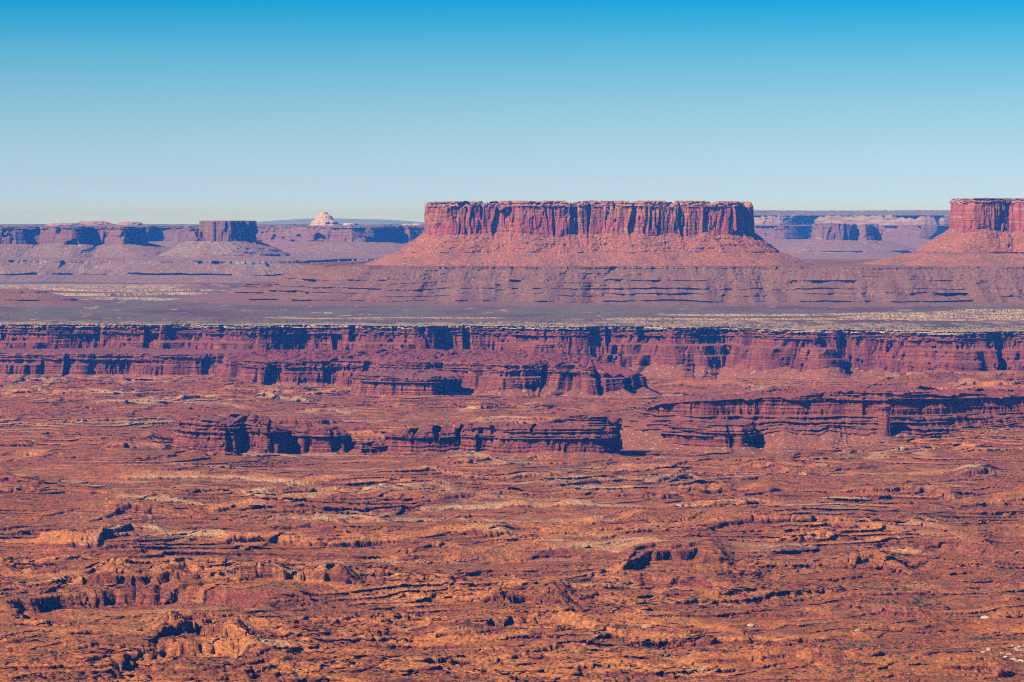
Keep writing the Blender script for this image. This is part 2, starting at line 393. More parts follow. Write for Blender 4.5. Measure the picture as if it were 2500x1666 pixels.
# ---- the rim of the bench: wall, pale lip and the plain behind it
rim_plan = [W(*p) for p in [(-700, 11500), (-300, 11450), (0, 11420), (200, 11380), (420, 11420), (640, 11300), (800, 11380), (1000, 11250), (1150, 11330), (1330, 11180),
                            (1480, 11250), (1640, 11120), (1780, 11180), (1880, 10920), (1990, 10800), (2060, 10900), (2200, 10780), (2330, 10640), (2440, 10760), (2650, 10600), (2900, 10650), (3300, 10600)]]
Xr, Yr, Zr, br = butte('', '', '', rim_plan, [
    ('white_lip', 'ledges', 186, 174, 0, 3, 8, 'white_rim'),
    ('upper_wall', 'ledges', 174, 150, -4, 4, 20, 'red_wall'),
    ('main_wall', 'cliff', 150, 40, 2, 22, 62, 'red_wall'),
    ('talus_slope', 'talus', 40, -20, 22, 180, 26, 'red_talus')], 1.9, closed=False, seed=3, bdep=32, blen=88, bthr=(.12, .24), flute=7.5, flen=19, strat=1.7, fine=1.6, wob=90, bench=(118, 50, 330), ret=True, nsm=60, zwarp=26)
root = bpy.data.objects.new('rim_cliff', None); col.objects.link(root); root.location = (0, 11200, 0)
tag(root, 'long red canyon wall under the pale rim, running the full width below the grey plain', 'cliff')
Zr[0] += 3.5 * fbm(np.arange(Xr.shape[1]) * 1.9 / 40., np.zeros(Xr.shape[1]), 3, 4)
for (pn, r0, r1, mt) in br:
    grid(pn, Xr[r0:r1 + 1], Yr[r0:r1 + 1] - 11200, Zr[r0:r1 + 1], M[mt], root)

# plain rows
def bench_z(x, y):
    z = 186 + 2.5 * fbm(x / 400., y / 500., 3, 8)
    pale = np.exp(-np.clip(y - np.interp(x / y * F + 1250, [p * 1.0 for p in (-700, 0, 640, 1330, 1780, 1990, 2330, 2900)], [11500, 11420, 11300, 11180, 11180, 10800, 10640, 10650]), 0, None) / (380. + 500 * ss(900, 1900, x / y * F + 1250))) * 0.8
    px = x / y * F + 1250
    # low pale ledges on the right
    for (pa, pb, y0, h, ln) in [(1350, 3200, 11900, 7, 260), (1500, 3200, 12350, 9, 260), (1950, 3200, 12000, 13, 420), (2180, 3200, 12500, 16, 500), (520, 1300, 12050, 4, 150)]:
        wgt = ss(pa, pa + 220, px) * (1 - ss(pb - 100, pb, px))
        yc = y0 + 170 * fbm(x / 420., x * 0, 3, int(y0) % 97) + 30 * billow(x / 45., y / 80., 2, int(y0) % 53)
        st = ss(0, 9, y - yc) * np.exp(-np.clip(y - yc, 0, None) / ln)
        z = z + h * wgt * st
        pale = np.maximum(pale, wgt * ss(-60, 5, y - yc) * np.exp(-np.clip(y - yc, 0, None) / (ln * .5)) * .75)
    # slab and canyon country on the left, beyond the plain
    wl = (1 - ss(470, 620, px + 60 * fbm(y / 300., x / 900., 2, 65))) * ss(-120, 140, px + (y - 15500) * .05)
    for (y0, h) in [(14700, 12), (15600, 16), (16700, 14), (17500, 10)]:
        yc = y0 + 500 * fbm(x / 700., x * 0, 3, int(y0) % 97) + 40 * billow(x / 70., y / 90., 2, 5)
        st = ss(0, 12, y - yc) * np.exp(-np.clip(y - yc, 0, None) / 400.)
        z = z + h * wl * st
        pale = np.maximum(pale, wl * ss(-80, 10, y - yc) * np.exp(-np.clip(y - yc, 0, None) / 330.) * .85)
    pale = np.maximum(pale, wl * ss(16800, 17300, y) * (1 - ss(18300, 18600, y)) * .8)
    pale = pale + .25 * pale * fbm(x / 160., y / 420., 3, 63)
    return z, pale
Q = 70000.0
nb = 560
k = np.linspace(0, 1, nb + 1)[:, None]
X0, Y0 = Xr[0][None, ::2], Yr[0][None, ::2]
YY = Y0 * (1 - k) + k * 0 + 0 * Y0
# geometric spacing: fine near the rim, coarse to the horizon
YY = Y0 * np.exp(np.log(np.where(k < .9, 19500., 70000.) / Y0) * np.where(k < .9, (k / .9) ** 1.15, 1.0))
far = k[:, 0] >= .9
kk = (k[far] - .9) / .1
YY[far] = 19500. * np.exp(np.log(70000. / 19500.) * kk) + 0 * Y0
T0 = X0 / Y0; T1 = smooth(T0.T, 90, False).T; T1 = np.maximum.accumulate(T1 * np.sign(T1[0, -1] - T1[0, 0]), 1) * np.sign(T1[0, -1] - T1[0, 0])
bl_ = ss(0, 120, YY - Y0)
XX = (T0 * (1 - bl_) + T1 * bl_) * YY
ZZ, PL = bench_z(XX, YY)
ed = ss(0, 60, YY - Y0)
ZZ = ZZ * ed + (Zr[0][None, ::2] + 0.0) * (1 - ed)
ZZ[0] = Zr[0][::2]
o = grid('plain', XX[::-1], YY[::-1], ZZ[::-1], M['bench'], attrs={'pale': PL[::-1]})
tag(o, 'grey green plain with pale slabs between the rim and the mesas', None, None, 'structure')

# ---- lower tier of the wall on the left
butte('lower_cliff', 'lower step of dark red wall at far left, jutting out beneath the rim', 'cliff',
      [W(-500, 11150), W(-200, 11120), W(90, 10980), W(250, 10960), W(330, 10990), W(420, 10930), W(560, 10960), W(640, 11100), W(600, 11300), W(200, 11500), W(-500, 11500)],
      [('upper_ledges', 'ledges', 92, 66, 0, 6, 18, 'red_wall'), ('wall', 'cliff', 66, 14, 6, 16, 34, 'red_wall'), ('talus_slope', 'talus', 14, -25, 16, 110, 14, 'red_talus')],
      1.9, spine=(W(-300, 11350), W(450, 11200)), seed=12, bench=(50, 18, 200), bdep=26, blen=80, flute=4, flen=20, strat=2.5, top_mat='ridge_top', top_rough=4)

# ---- the long middle ridge
butte('long_ridge', 'long flat-topped dark red ridge in the middle, jutting right below the rim wall', 'ridge',
      [W(560, 10450), W(640, 10200), W(780, 10220), W(880, 10220), W(1000, 10060), W(1120, 10040), W(1240, 9860), W(1330, 9900), W(1430, 9780), W(1505, 9830), W(1548, 9920), W(1530, 10150),
       W(1420, 10500), W(1250, 10850), W(1000, 11000), W(640, 11000), W(560, 10800)],
      [('upper_ledges', 'ledges', 104, 78, 0, 12, 20, 'red_wall'), ('wall', 'cliff', 78, 22, 12, 24, 40, 'red_wall'), ('talus_slope', 'talus', 22, -25, 24, 150, 18, 'red_talus')],
      1.7, spine=(W(660, 10750), W(1440, 10180)), zwarp=18, crest=[(560, .94), (900, .96), (1100, 1.02), (1400, 1.04), (1440, 1.0), (1500, .78), (1545, .7)], crest_base=0, top_bulge=6, seed=21, bench=(62, 22, 200), bdep=34, blen=80, flute=7, flen=17, strat=2.0, top_mat='ridge_top', top_rough=14, top_rows=40, zbreak=9, wob=20)
butte('front_ridge', 'lower knobby red spur in front of the long flat ridge', 'ridge',
      [W(870, 9850), W(950, 9760), W(1050, 9740), W(1110, 9840), W(1100, 10020), W(1000, 10130), W(890, 10050)],
      [('upper_ledges', 'ledges', 72, 52, 0, 10, 14, 'red_wall'), ('wall', 'cliff', 52, 10, 10, 18, 30, 'red_wall'), ('talus_slope', 'talus', 10, -25, 18, 90, 12, 'red_talus')],
      1.6, spine=(W(920, 9920), W(1060, 9910)), seed=25, bdep=20, blen=60, flute=4, flen=16, strat=2.4, top_mat='ridge_top', top_rough=6, top_bulge=10, zbreak=5)

# ---- the right-hand ridge
butte('east_ridge', 'big dark red ridge on the right with a lone pillar against its face', 'ridge',
      [W(1590, 7900), W(1625, 7790), W(1720, 7760), W(1850, 7770), W(1940, 7740), W(2060, 7760), W(2150, 7730), W(2280, 7780), W(2400, 7860), W(2560, 7900), W(2900, 7960), W(2900, 8250),
       W(2500, 8120), W(2300, 8020), W(2120, 7960), W(1950, 7960), W(1780, 7960), W(1640, 7960)],
      [('upper_ledges', 'ledges', 142, 118, 0, 12, 22, 'red_wall'), ('wall', 'cliff', 118, 78, 12, 20, 30, 'red_wall'), ('ledgy_foot', 'ledges', 78, 34, 20, 75, 30, 'red_wall'), ('talus_slope', 'talus', 34, -25, 75, 240, 26, 'red_talus')],
      1.5, spine=(W(1680, 7870), W(2800, 8090)), crest=[(1590, .60), (1630, .74), (1700, .80), (1800, .84), (1900, .88), (2000, .96), (2100, 1.02), (2250, 1.0), (2330, .93), (2420, .88), (2520, .86), (2900, .8)], crest_base=0, zwarp=16, seed=31, bdep=16, bthr=(.12, .24), blen=80, flute=5, flen=19, strat=3.0, top_mat='ridge_top', top_rough=9, top_rows=24, zbreak=7, wob=26)
butte('low_butte', 'stepped red buttress at the near left foot of the right-hand ridge', 'butte',
      [W(1640, 7680), W(1720, 7600), W(1800, 7590), W(1830, 7660), W(1790, 7800), W(1680, 7820)],
      [('upper_ledges', 'ledges', 62, 34, 0, 22, 22, 'red_wall'), ('wall', 'cliff', 34, 6, 22, 28, 20, 'red_wall'), ('talus_slope', 'talus', 6, -25, 28, 90, 12, 'red_talus')],
      1.4, spine=(W(1700, 7720), W(1780, 7700)), seed=36, bdep=10, blen=60, flute=4, flen=14, strat=3, top_mat='ridge_top', top_rough=5, zbreak=6)

# ---- the two near ridges
butte('castle_ridge', 'castle-like red ridge at left centre, highest of the near ridges', 'ridge',
      [W(445, 7440), W(480, 7370), W(545, 7340), W(600, 7390), W(650, 7340), W(690, 7410), W(700, 7450), W(640, 7500), W(560, 7490), W(480, 7490)],
      [('upper_ledges', 'ledges', 94, 62, 0, 20, 26, 'red_wall'), ('wall', 'cliff', 62, 10, 20, 30, 40, 'red_wall'), ('talus_slope', 'talus', 10, -20, 30, 90, 12, 'red_talus')],
      1.25, spine=(W(490, 7430), W(660, 7420)), crest=[(445, 1.0), (475, 1.06), (510, .98), (560, .86), (580, 1.0), (620, 1.04), (645, .9), (670, .72), (700, .6)], crest_base=0, zwarp=14, top_bulge=8, seed=41, bdep=17, blen=48, flute=5.5, flen=15, strat=2.6, top_mat='ridge_top', top_rough=6, zbreak=16, zlen=30)
butte('castle_wall', 'low red wall joined to the right of the castle-like ridge', 'ridge',
      [W(700, 7440), W(760, 7380), W(820, 7380), W(845, 7430), W(820, 7470), W(720, 7480)],
      [('upper_ledges', 'ledges', 68, 48, 0, 9, 16, 'red_wall'), ('wall', 'cliff', 48, 6, 9, 16, 30, 'red_wall'), ('talus_slope', 'talus', 6, -20, 16, 70, 12, 'red_talus')],
      1.25, spine=(W(740, 7430), W(810, 7430)), crest=[(700, .7), (740, .9), (780, 1.05), (815, 1.0), (845, .7)], crest_base=0, seed=44, bdep=12, blen=60, flute=3, flen=14, strat=2.4, top_mat='ridge_top', top_rough=4, zbreak=5, zlen=40)
butte('broken_ridge', 'broken layered red ridge in the centre with a peaked right end', 'ridge',
      [W(950, 7420), W(1030, 7380), W(1130, 7400), W(1230, 7350), W(1330, 7330), W(1450, 7340), W(1485, 7400), W(1470, 7470), W(1380, 7450), W(1200, 7470), W(1000, 7480)],
      [('upper_ledges', 'ledges', 70, 46, 0, 18, 20, 'red_wall'), ('wall', 'cliff', 46, 8, 18, 26, 30, 'red_wall'), ('talus_slope', 'talus', 8, -20, 26, 120, 14, 'red_talus')],
      1.3, spine=(W(1000, 7440), W(1440, 7410)), zwarp=12, crest=[(950, .7), (1000, .8), (1060, .95), (1090, .75), (1150, 1.0), (1200, 1.15), (1260, 1.0), (1330, 1.1), (1440, 1.2), (1500, .9)], crest_base=0, seed=47, bdep=16, blen=62, flute=4, flen=15, strat=2.6, top_mat='ridge_top', top_rough=7, zbreak=13, zlen=30, top_bulge=5)
butte('ridge_link', 'lowest broken red wall filling the gap between the castle-like ridge and the broken ridge', 'ridge',
      [W(850, 7420), W(885, 7390), W(930, 7400), W(960, 7430), W(920, 7470), W(870, 7470)],
      [('upper_ledges', 'ledges', 30, 16, 0, 10, 12, 'red_wall'), ('wall', 'cliff', 16, 2, 10, 14, 10, 'red_wall'), ('talus_slope', 'talus', 2, -20, 14, 60, 8, 'red_talus')],
      1.3, spine=(W(880, 7430), W(930, 7430)), seed=49, bdep=8, blen=40, flute=3, flen=13, strat=2.4, top_mat='ridge_top', top_rough=4, zbreak=8, zlen=30)
butte('peaked_knob', 'dark peaked knob on the right end of the broken central ridge', 'butte',
      [W(1400, 7440), W(1440, 7400), W(1490, 7410), W(1500, 7460), W(1450, 7500), W(1400, 7490)],
      [('cliff_band', 'ledges', 98, 56, 0, 12, 26, 'red_wall'), ('wall', 'cliff', 56, 10, 12, 22, 28, 'red_wall')],
      1.25, spine=(W(1430, 7450), W(1465, 7450)), seed=52, bdep=10, blen=40, flute=4, flen=12, strat=3, top_mat='ridge_top', top_rough=5, zbreak=14, zlen=30)

# ---- rock pillars
def pillar(px, d, zb, zt, r, label, seed, cat='rock pillar', ds=.9):
    x, y = W(px, d)
    pl = [(x + r * math.cos(a) * (1 + .2 * math.sin(3 * a + seed)), y + r * .9 * math.sin(a)) for a in [i * math.pi / 4 for i in range(8)]]
    h = zt - zb
    butte('rock_pillar', label, cat, pl,
          [('cap', 'ledges', zt, zt - h * .12, 0, 1.5, 8, 'red_wall'), ('shaft', 'cliff', zt - h * .12, zb + h * .12, -1.0, r * .35, 34, 'red_wall'), ('foot', 'talus', zb + h * .12, zb - 12, r * .35, r * 1.6, 10, 'red_talus')],
          ds, spine=((x - 1, y), (x + 1, y)), seed=seed, bdep=r * .25, blen=r * 1.5, flute=r * .1, flen=r * .6, strat=1.0, fine=.8, top_mat='ridge_top', top_rough=1.5, top_rows=4, nsm=r * .4, zbreak=1.5)
pillar(2160, 7640, 6, 112, 14, 'tall lone rock pillar in front of the right-hand ridge', 61)
pillar(1362, 9560, -2, 30, 8, 'short rock pillar standing below the long flat ridge', 62)
pillar(1745, 11000 - 330, 0, 38, 7, 'thin small pillar at the foot of the rim wall', 63)
pillar(1834, 7590, -2, 34, 6, 'stubby pillar beside the near foot of the right-hand ridge', 64)
pillar(1513, 10800, 20, 110, 8, 'slender pillar beneath the rim wall right of the long ridge', 65)

# ---- banded slope under both mesas
butte('terraced_slope', 'banded grey and purple slopes that carry both big mesas', None,
      [W(745, 15300), W(758, 14850), W(820, 14600), W(900, 14480), W(1080, 14520), W(1300, 14440), W(1500, 14480), W(1700, 14430), W(1850, 14500), W(2000, 14400), W(2160, 14380), W(2300, 14420), W(2500, 14360), W(2800, 14400), W(3200, 14400), W(3200, 17000), W(1200, 17000), W(830, 16200)],
      [('dark_ledge', 'cliff', 363, 352, 0, 3, 10, 'moenkopi'), ('upper_slope', 'talus', 352, 300, 3, 120, 24, 'moenkopi'),
       ('middle_ledge', 'cliff', 300, 287, 120, 122, 8, 'moenkopi'), ('middle_slope', 'talus', 287, 262, 122, 210, 12, 'moenkopi'), ('thin_ledge', 'cliff', 262, 257, 210, 211, 4, 'moenkopi'), ('middle_slope', 'talus', 257, 240, 211, 270, 8, 'moenkopi'),
       ('lower_ledge', 'cliff', 240, 226, 270, 272, 9, 'moenkopi'), ('lower_slope', 'talus', 226, 206, 272, 380, 12, 'moenkopi'), ('foot_ledge', 'cliff', 206, 200, 380, 381, 5, 'moenkopi'), ('apron', 'talus', 200, 172, 381, 860, 20, 'moenkopi')],
      3.0, spine=(W(900, 15900), W(3100, 15800)), seed=71, bdep=26, blen=150, flute=6, flen=30, strat=2.2, fine=2.0, top_mat='moenkopi', top_rough=3, top_rows=30, kind='structure', nsm=200, wob=60, spur=190, gully=1.5)

# ---- central mesa
butte('mesa', 'broad flat-topped red mesa in the centre with sheer cliffs over a talus skirt', 'mesa',
      [W(1046, 15150), W(1060, 14990), W(1110, 14930), W(1200, 14960), W(1290, 14920), W(1400, 14950), W(1480, 14960), W(1560, 14920), W(1640, 14970), W(1740, 14980), W(1800, 15020), W(1829, 15140), W(1812, 15350), W(1600, 15600), W(1250, 15600), W(1060, 15400)],
      [('caprock', 'ledges', 690, 664, 0, 10, 16, 'kayenta'), ('cliff', 'cliff', 664, 524, 10, 20, 56, 'wingate'), ('talus_slope', 'talus', 524, 430, 20, 150, 36, 'chinle'), ('lower_talus', 'talus', 430, 358, 150, 350, 30, 'chinle')],
      2.6, spine=(W(1130, 15280), W(1740, 15280)), seed=81, bdep=21, blen=64, bthr=(.10, .17), flute=9, flen=24, strat=1.4, fine=2.0, top_mat='kayenta', top_rough=10, zbreak=15, zlen=70, nsm=110, zwarp=22, crest=[(1037, .955), (1060, .975), (1180, .985), (1250, 1.0), (1640, 1.004), (1780, .99), (1815, .985), (1838, .97)], crest_base=540)
# ---- right mesa
butte('mesa', 'second big red mesa, cut off by the right edge of the picture', 'mesa',
      [W(2326, 15350), W(2336, 15150), W(2380, 15020), W(2470, 15060), W(2540, 14980), W(2650, 15100), W(2850, 15100), W(3100, 15200), W(3100, 15900), W(2600, 15950), W(2370, 15700)],
      [('caprock', 'ledges', 706, 684, 0, 8, 14, 'kayenta'), ('cliff', 'cliff', 684, 545, 8, 16, 56, 'wingate'), ('talus_slope', 'talus', 545, 430, 16, 200, 46, 'chinle'), ('ledge', 'cliff', 430, 422, 200, 202, 4, 'moenkopi'), ('skirt', 'talus', 422, 356, 202, 520, 24, 'chinle')],
      2.7, spine=(W(2480, 15450), W(3000, 15500)), seed=87, zwarp=26, bdep=21, blen=80, bthr=(.08, .16), flute=8, flen=34, strat=1.4, fine=2.2, top_mat='kayenta', top_rough=5, zbreak=4, zlen=120, nsm=110)

# ---- fallen blocks on the skirts of the two big mesas
def skirt_pts(GX, n, sd, zmin, zmax):
    X, Y, Z, bounds = GX; r0 = [b[1] for b in bounds if b[0] == 'talus_slope'][0]; r1 = len(X) - 1
    r = np.random.RandomState(sd); i = (r0 + 3 + (r1 - r0 - 6) * r.rand(n) ** .8).astype(int); j = r.randint(0, X.shape[1], n)
    p = np.stack([X[i, j], Y[i, j], Z[i, j]], 1); nz_ = fbm(p[:, 0] / 150., p[:, 2] / 60., 3, sd)
    return p[(p[:, 1] < 15300) & (nz_ > -.08 + .2 * r.randn(n))]
BOULDER_CLOUDS = []
for (gn, nn_, sd) in (('mesa', 5200, 3), ('mesa.001', 3600, 4)):
    BOULDER_CLOUDS.append((skirt_pts(GR[gn], nn_, sd, 0, 0), sd))

# ---- low hills on the plain
def hill(name, label, plan, z1, segs_extra, seed, spine):
    butte(name, label, 'hill', plan, segs_extra, 3.0, spine=spine, seed=seed, bdep=14, blen=110, flute=4, flen=26, strat=2, fine=1.6, top_mat='moenkopi', top_rough=3, top_bulge=6, nsm=120)
hill('low_hill', 'low red-brown hill on the plain at the far left edge', [W(-200, 14150), W(80, 14000), W(110, 14150), W(40, 14500), W(-200, 14500)], 0,
     [('ledge', 'cliff', 250, 244, 0, 2, 5, 'moenkopi'), ('slope', 'talus', 244, 214, 2, 150, 16, 'moenkopi'), ('lower_ledge', 'cliff', 214, 206, 150, 152, 6, 'moenkopi'), ('foot', 'talus', 206, 178, 152, 360, 14, 'moenkopi')], 91, (W(-150, 14300), W(60, 14250)))
hill('low_hill', 'small flat-topped mound far out on the plain', [W(462, 17000), W(490, 16900), W(515, 17000), W(490, 17150)], 0,
     [('slope', 'talus', 214, 178, 0, 170, 14, 'moenkopi')], 92, (W(475, 17000), W(505, 17000)))
hill('knobby_spur', 'knobby dark spur at the left tip of the banded slopes', [W(595, 14750), W(640, 14650), W(700, 14700), W(760, 14900), W(700, 15100), W(620, 14950)], 0,
     [('ledge', 'ledges', 272, 256, 0, 6, 10, 'moenkopi'), ('slope', 'talus', 256, 232, 6, 90, 12, 'moenkopi'), ('lower_ledge', 'cliff', 232, 224, 90, 92, 6, 'moenkopi'), ('foot', 'talus', 224, 178, 92, 480, 16, 'moenkopi')], 93, (W(640, 14880), W(720, 14950)))

# ---- far mesas on the left
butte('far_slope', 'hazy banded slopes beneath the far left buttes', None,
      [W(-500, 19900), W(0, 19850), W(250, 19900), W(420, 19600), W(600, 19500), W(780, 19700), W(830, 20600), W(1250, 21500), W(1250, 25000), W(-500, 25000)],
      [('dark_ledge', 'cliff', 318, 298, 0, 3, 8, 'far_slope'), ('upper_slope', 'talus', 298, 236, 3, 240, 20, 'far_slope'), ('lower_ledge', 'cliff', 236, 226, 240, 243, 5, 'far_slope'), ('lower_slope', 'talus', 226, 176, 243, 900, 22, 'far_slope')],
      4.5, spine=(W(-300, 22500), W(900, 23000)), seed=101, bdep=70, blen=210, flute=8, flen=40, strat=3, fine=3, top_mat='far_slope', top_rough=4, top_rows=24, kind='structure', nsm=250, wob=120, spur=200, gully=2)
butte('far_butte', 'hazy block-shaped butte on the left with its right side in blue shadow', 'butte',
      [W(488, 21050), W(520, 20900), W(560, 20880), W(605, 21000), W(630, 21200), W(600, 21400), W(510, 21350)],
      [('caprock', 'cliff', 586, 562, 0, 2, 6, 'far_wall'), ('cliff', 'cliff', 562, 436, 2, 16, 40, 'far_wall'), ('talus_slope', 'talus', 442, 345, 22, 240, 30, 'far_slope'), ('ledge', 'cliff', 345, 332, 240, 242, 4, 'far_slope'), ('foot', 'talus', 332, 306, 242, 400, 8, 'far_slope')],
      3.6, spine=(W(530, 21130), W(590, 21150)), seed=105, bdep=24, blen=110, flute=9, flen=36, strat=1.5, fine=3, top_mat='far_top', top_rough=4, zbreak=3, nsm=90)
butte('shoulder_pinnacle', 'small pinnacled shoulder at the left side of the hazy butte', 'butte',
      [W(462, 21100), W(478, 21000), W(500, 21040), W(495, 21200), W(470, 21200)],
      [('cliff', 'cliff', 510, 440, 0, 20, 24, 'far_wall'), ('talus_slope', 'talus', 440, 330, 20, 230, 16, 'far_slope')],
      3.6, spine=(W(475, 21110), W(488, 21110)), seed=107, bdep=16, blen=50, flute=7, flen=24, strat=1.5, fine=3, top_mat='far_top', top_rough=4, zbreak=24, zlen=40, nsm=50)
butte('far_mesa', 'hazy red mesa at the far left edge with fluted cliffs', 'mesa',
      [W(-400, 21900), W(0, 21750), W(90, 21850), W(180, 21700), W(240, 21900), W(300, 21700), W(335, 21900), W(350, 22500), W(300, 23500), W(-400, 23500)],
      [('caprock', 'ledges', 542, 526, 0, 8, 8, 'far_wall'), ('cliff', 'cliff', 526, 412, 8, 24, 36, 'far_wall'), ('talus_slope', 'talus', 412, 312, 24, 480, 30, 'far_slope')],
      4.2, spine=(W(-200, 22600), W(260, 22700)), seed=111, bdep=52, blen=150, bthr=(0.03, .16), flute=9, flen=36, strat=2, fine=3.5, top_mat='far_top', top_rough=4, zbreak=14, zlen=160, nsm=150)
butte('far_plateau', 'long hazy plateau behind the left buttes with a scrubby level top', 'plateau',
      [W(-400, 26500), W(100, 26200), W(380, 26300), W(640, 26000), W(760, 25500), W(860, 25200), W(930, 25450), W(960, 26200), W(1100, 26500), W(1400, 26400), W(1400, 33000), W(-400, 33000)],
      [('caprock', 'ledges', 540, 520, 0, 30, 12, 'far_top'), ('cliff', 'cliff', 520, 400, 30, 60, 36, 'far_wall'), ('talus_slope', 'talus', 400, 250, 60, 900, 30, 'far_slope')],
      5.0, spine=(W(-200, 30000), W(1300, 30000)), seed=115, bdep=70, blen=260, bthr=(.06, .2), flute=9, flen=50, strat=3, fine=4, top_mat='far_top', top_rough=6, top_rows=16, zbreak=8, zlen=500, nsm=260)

# ---- pale domes on the far plateau
def dome(name, label, px, d, w_, zb, zt, seed, pw=1.0, tip=0.12, stepn=0.):
    x, y = W(px, d); r = w_ / 2 / F * d
    n, k = 44, 120
    a = np.linspace(0, 2 * np.pi, k, endpoint=False)[None]; t = np.linspace(0, 1, n)[:, None]
    prof = (tip + (1 - tip) * t ** pw)
    prof = prof + stepn * np.sin(t * 23 + 1.5 * np.sin(t * 7)) * .02
    R = r * prof * (1 + .14 * fbm(3 * np.cos(a) + 0 * t, 3 * np.sin(a) + t * 3, 3, seed)); R[0] = 0
    o = grid(name, R * np.cos(a), R * np.sin(a), (zt + (zb - 8 - zt) * t - zb + 3 * fbm(np.cos(a) * 4 + 0 * t, np.sin(a) * 4 + t * 9, 2, seed + 1)), M['mound' if 'mound' in name else 'navajo'], closed=True)
    o.location = (x, y, zb); tag(o, label, 'rock dome'); return o
dome('sandstone_dome', 'pointed white sandstone dome standing alone on the skyline', 792, 27000, 84, 532, 668, 1, pw=.85, tip=.06, stepn=2.2)
dome('rock_outcrop', 'small flat pale block just right of the pointed white dome', 856, 27000, 36, 532, 562, 2, pw=.2, tip=.7)
dome('rock_outcrop', 'tiny pale knob on the skyline left of the central mesa', 1020, 27000, 30, 538, 560, 3, pw=.4, tip=.4)
dome('rock_outcrop', 'thin pale slab on the skyline short of the central mesa', 998, 27300, 40, 538, 552, 9, pw=.3, tip=.6)
dome('sandstone_mound', 'long low pale mound on the skyline at far left', 165, 27000, 110, 538, 562, 4, pw=.35, tip=.5)
dome('sandstone_mound', 'highest pale mound of the pair on the far left skyline', 228, 27100, 110, 538, 580, 5, pw=.45, tip=.35)
dome('sandstone_mound', 'rounded pale mound right of the far left pair', 318, 27000, 74, 538, 574, 6, pw=.45, tip=.4)

# ---- far plateau in the gap on the right
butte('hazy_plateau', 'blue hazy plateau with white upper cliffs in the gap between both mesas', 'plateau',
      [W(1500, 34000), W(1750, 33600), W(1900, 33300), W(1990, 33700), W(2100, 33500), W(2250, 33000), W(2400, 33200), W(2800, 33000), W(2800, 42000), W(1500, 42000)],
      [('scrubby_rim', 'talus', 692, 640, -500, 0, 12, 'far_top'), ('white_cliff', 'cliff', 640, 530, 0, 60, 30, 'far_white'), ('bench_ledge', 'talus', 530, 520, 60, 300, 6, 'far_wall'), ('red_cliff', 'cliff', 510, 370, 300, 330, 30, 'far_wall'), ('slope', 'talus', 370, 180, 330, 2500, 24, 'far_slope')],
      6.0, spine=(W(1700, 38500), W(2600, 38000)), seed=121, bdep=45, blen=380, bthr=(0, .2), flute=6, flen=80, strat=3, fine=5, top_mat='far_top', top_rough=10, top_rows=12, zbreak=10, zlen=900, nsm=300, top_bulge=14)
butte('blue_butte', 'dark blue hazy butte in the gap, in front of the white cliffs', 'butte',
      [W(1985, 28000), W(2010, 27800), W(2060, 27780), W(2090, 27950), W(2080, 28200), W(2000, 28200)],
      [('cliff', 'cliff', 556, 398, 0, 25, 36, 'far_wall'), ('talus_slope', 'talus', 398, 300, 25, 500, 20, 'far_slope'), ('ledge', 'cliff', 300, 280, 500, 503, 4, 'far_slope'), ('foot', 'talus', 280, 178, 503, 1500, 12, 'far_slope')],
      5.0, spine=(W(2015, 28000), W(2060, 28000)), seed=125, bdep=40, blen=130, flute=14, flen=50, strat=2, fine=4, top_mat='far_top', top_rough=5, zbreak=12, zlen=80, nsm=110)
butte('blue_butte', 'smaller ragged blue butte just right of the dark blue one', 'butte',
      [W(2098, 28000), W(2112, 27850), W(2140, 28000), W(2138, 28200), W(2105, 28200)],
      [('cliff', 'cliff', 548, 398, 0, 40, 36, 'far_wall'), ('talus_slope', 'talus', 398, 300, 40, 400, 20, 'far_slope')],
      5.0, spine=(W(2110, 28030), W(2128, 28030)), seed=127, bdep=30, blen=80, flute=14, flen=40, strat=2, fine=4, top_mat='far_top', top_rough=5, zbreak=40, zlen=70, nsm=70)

# ---- faint mountain beyond everything
def mountain():
    X = np.linspace(-6500, -1000, 160)[None] + np.zeros((30, 1)); t = np.linspace(0, 1, 30)[:, None]
    prof = np.exp(-((X[0] + 4300) / 1500.) ** 2) * 130 + np.exp(-((X[0] + 2600) / 900.) ** 2) * 60 - 60
    Z = 180 + (360 + prof) * np.sin(t * np.pi) * (1 + .03 * fbm(X / 900., t * 5, 3, 3))
    Y = 62000 + t * 5000 + 0 * X
    X = X / 1.0
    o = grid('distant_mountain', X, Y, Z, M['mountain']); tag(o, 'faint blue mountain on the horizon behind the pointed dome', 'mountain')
mountain()

# ------------------------------------------------------------------ the basin floor
rng = np.random.RandomState(5)
zk = [-120.0]
while zk[-1] < 140: zk.append(zk[-1] + rng.choice([3, 4, 5, 6, 8, 11]) * rng.uniform(.8, 1.2))
zk = np.array(zk)
def Yv(v, z=0.0): return (CAMZ - z) * F / (v - HOR)
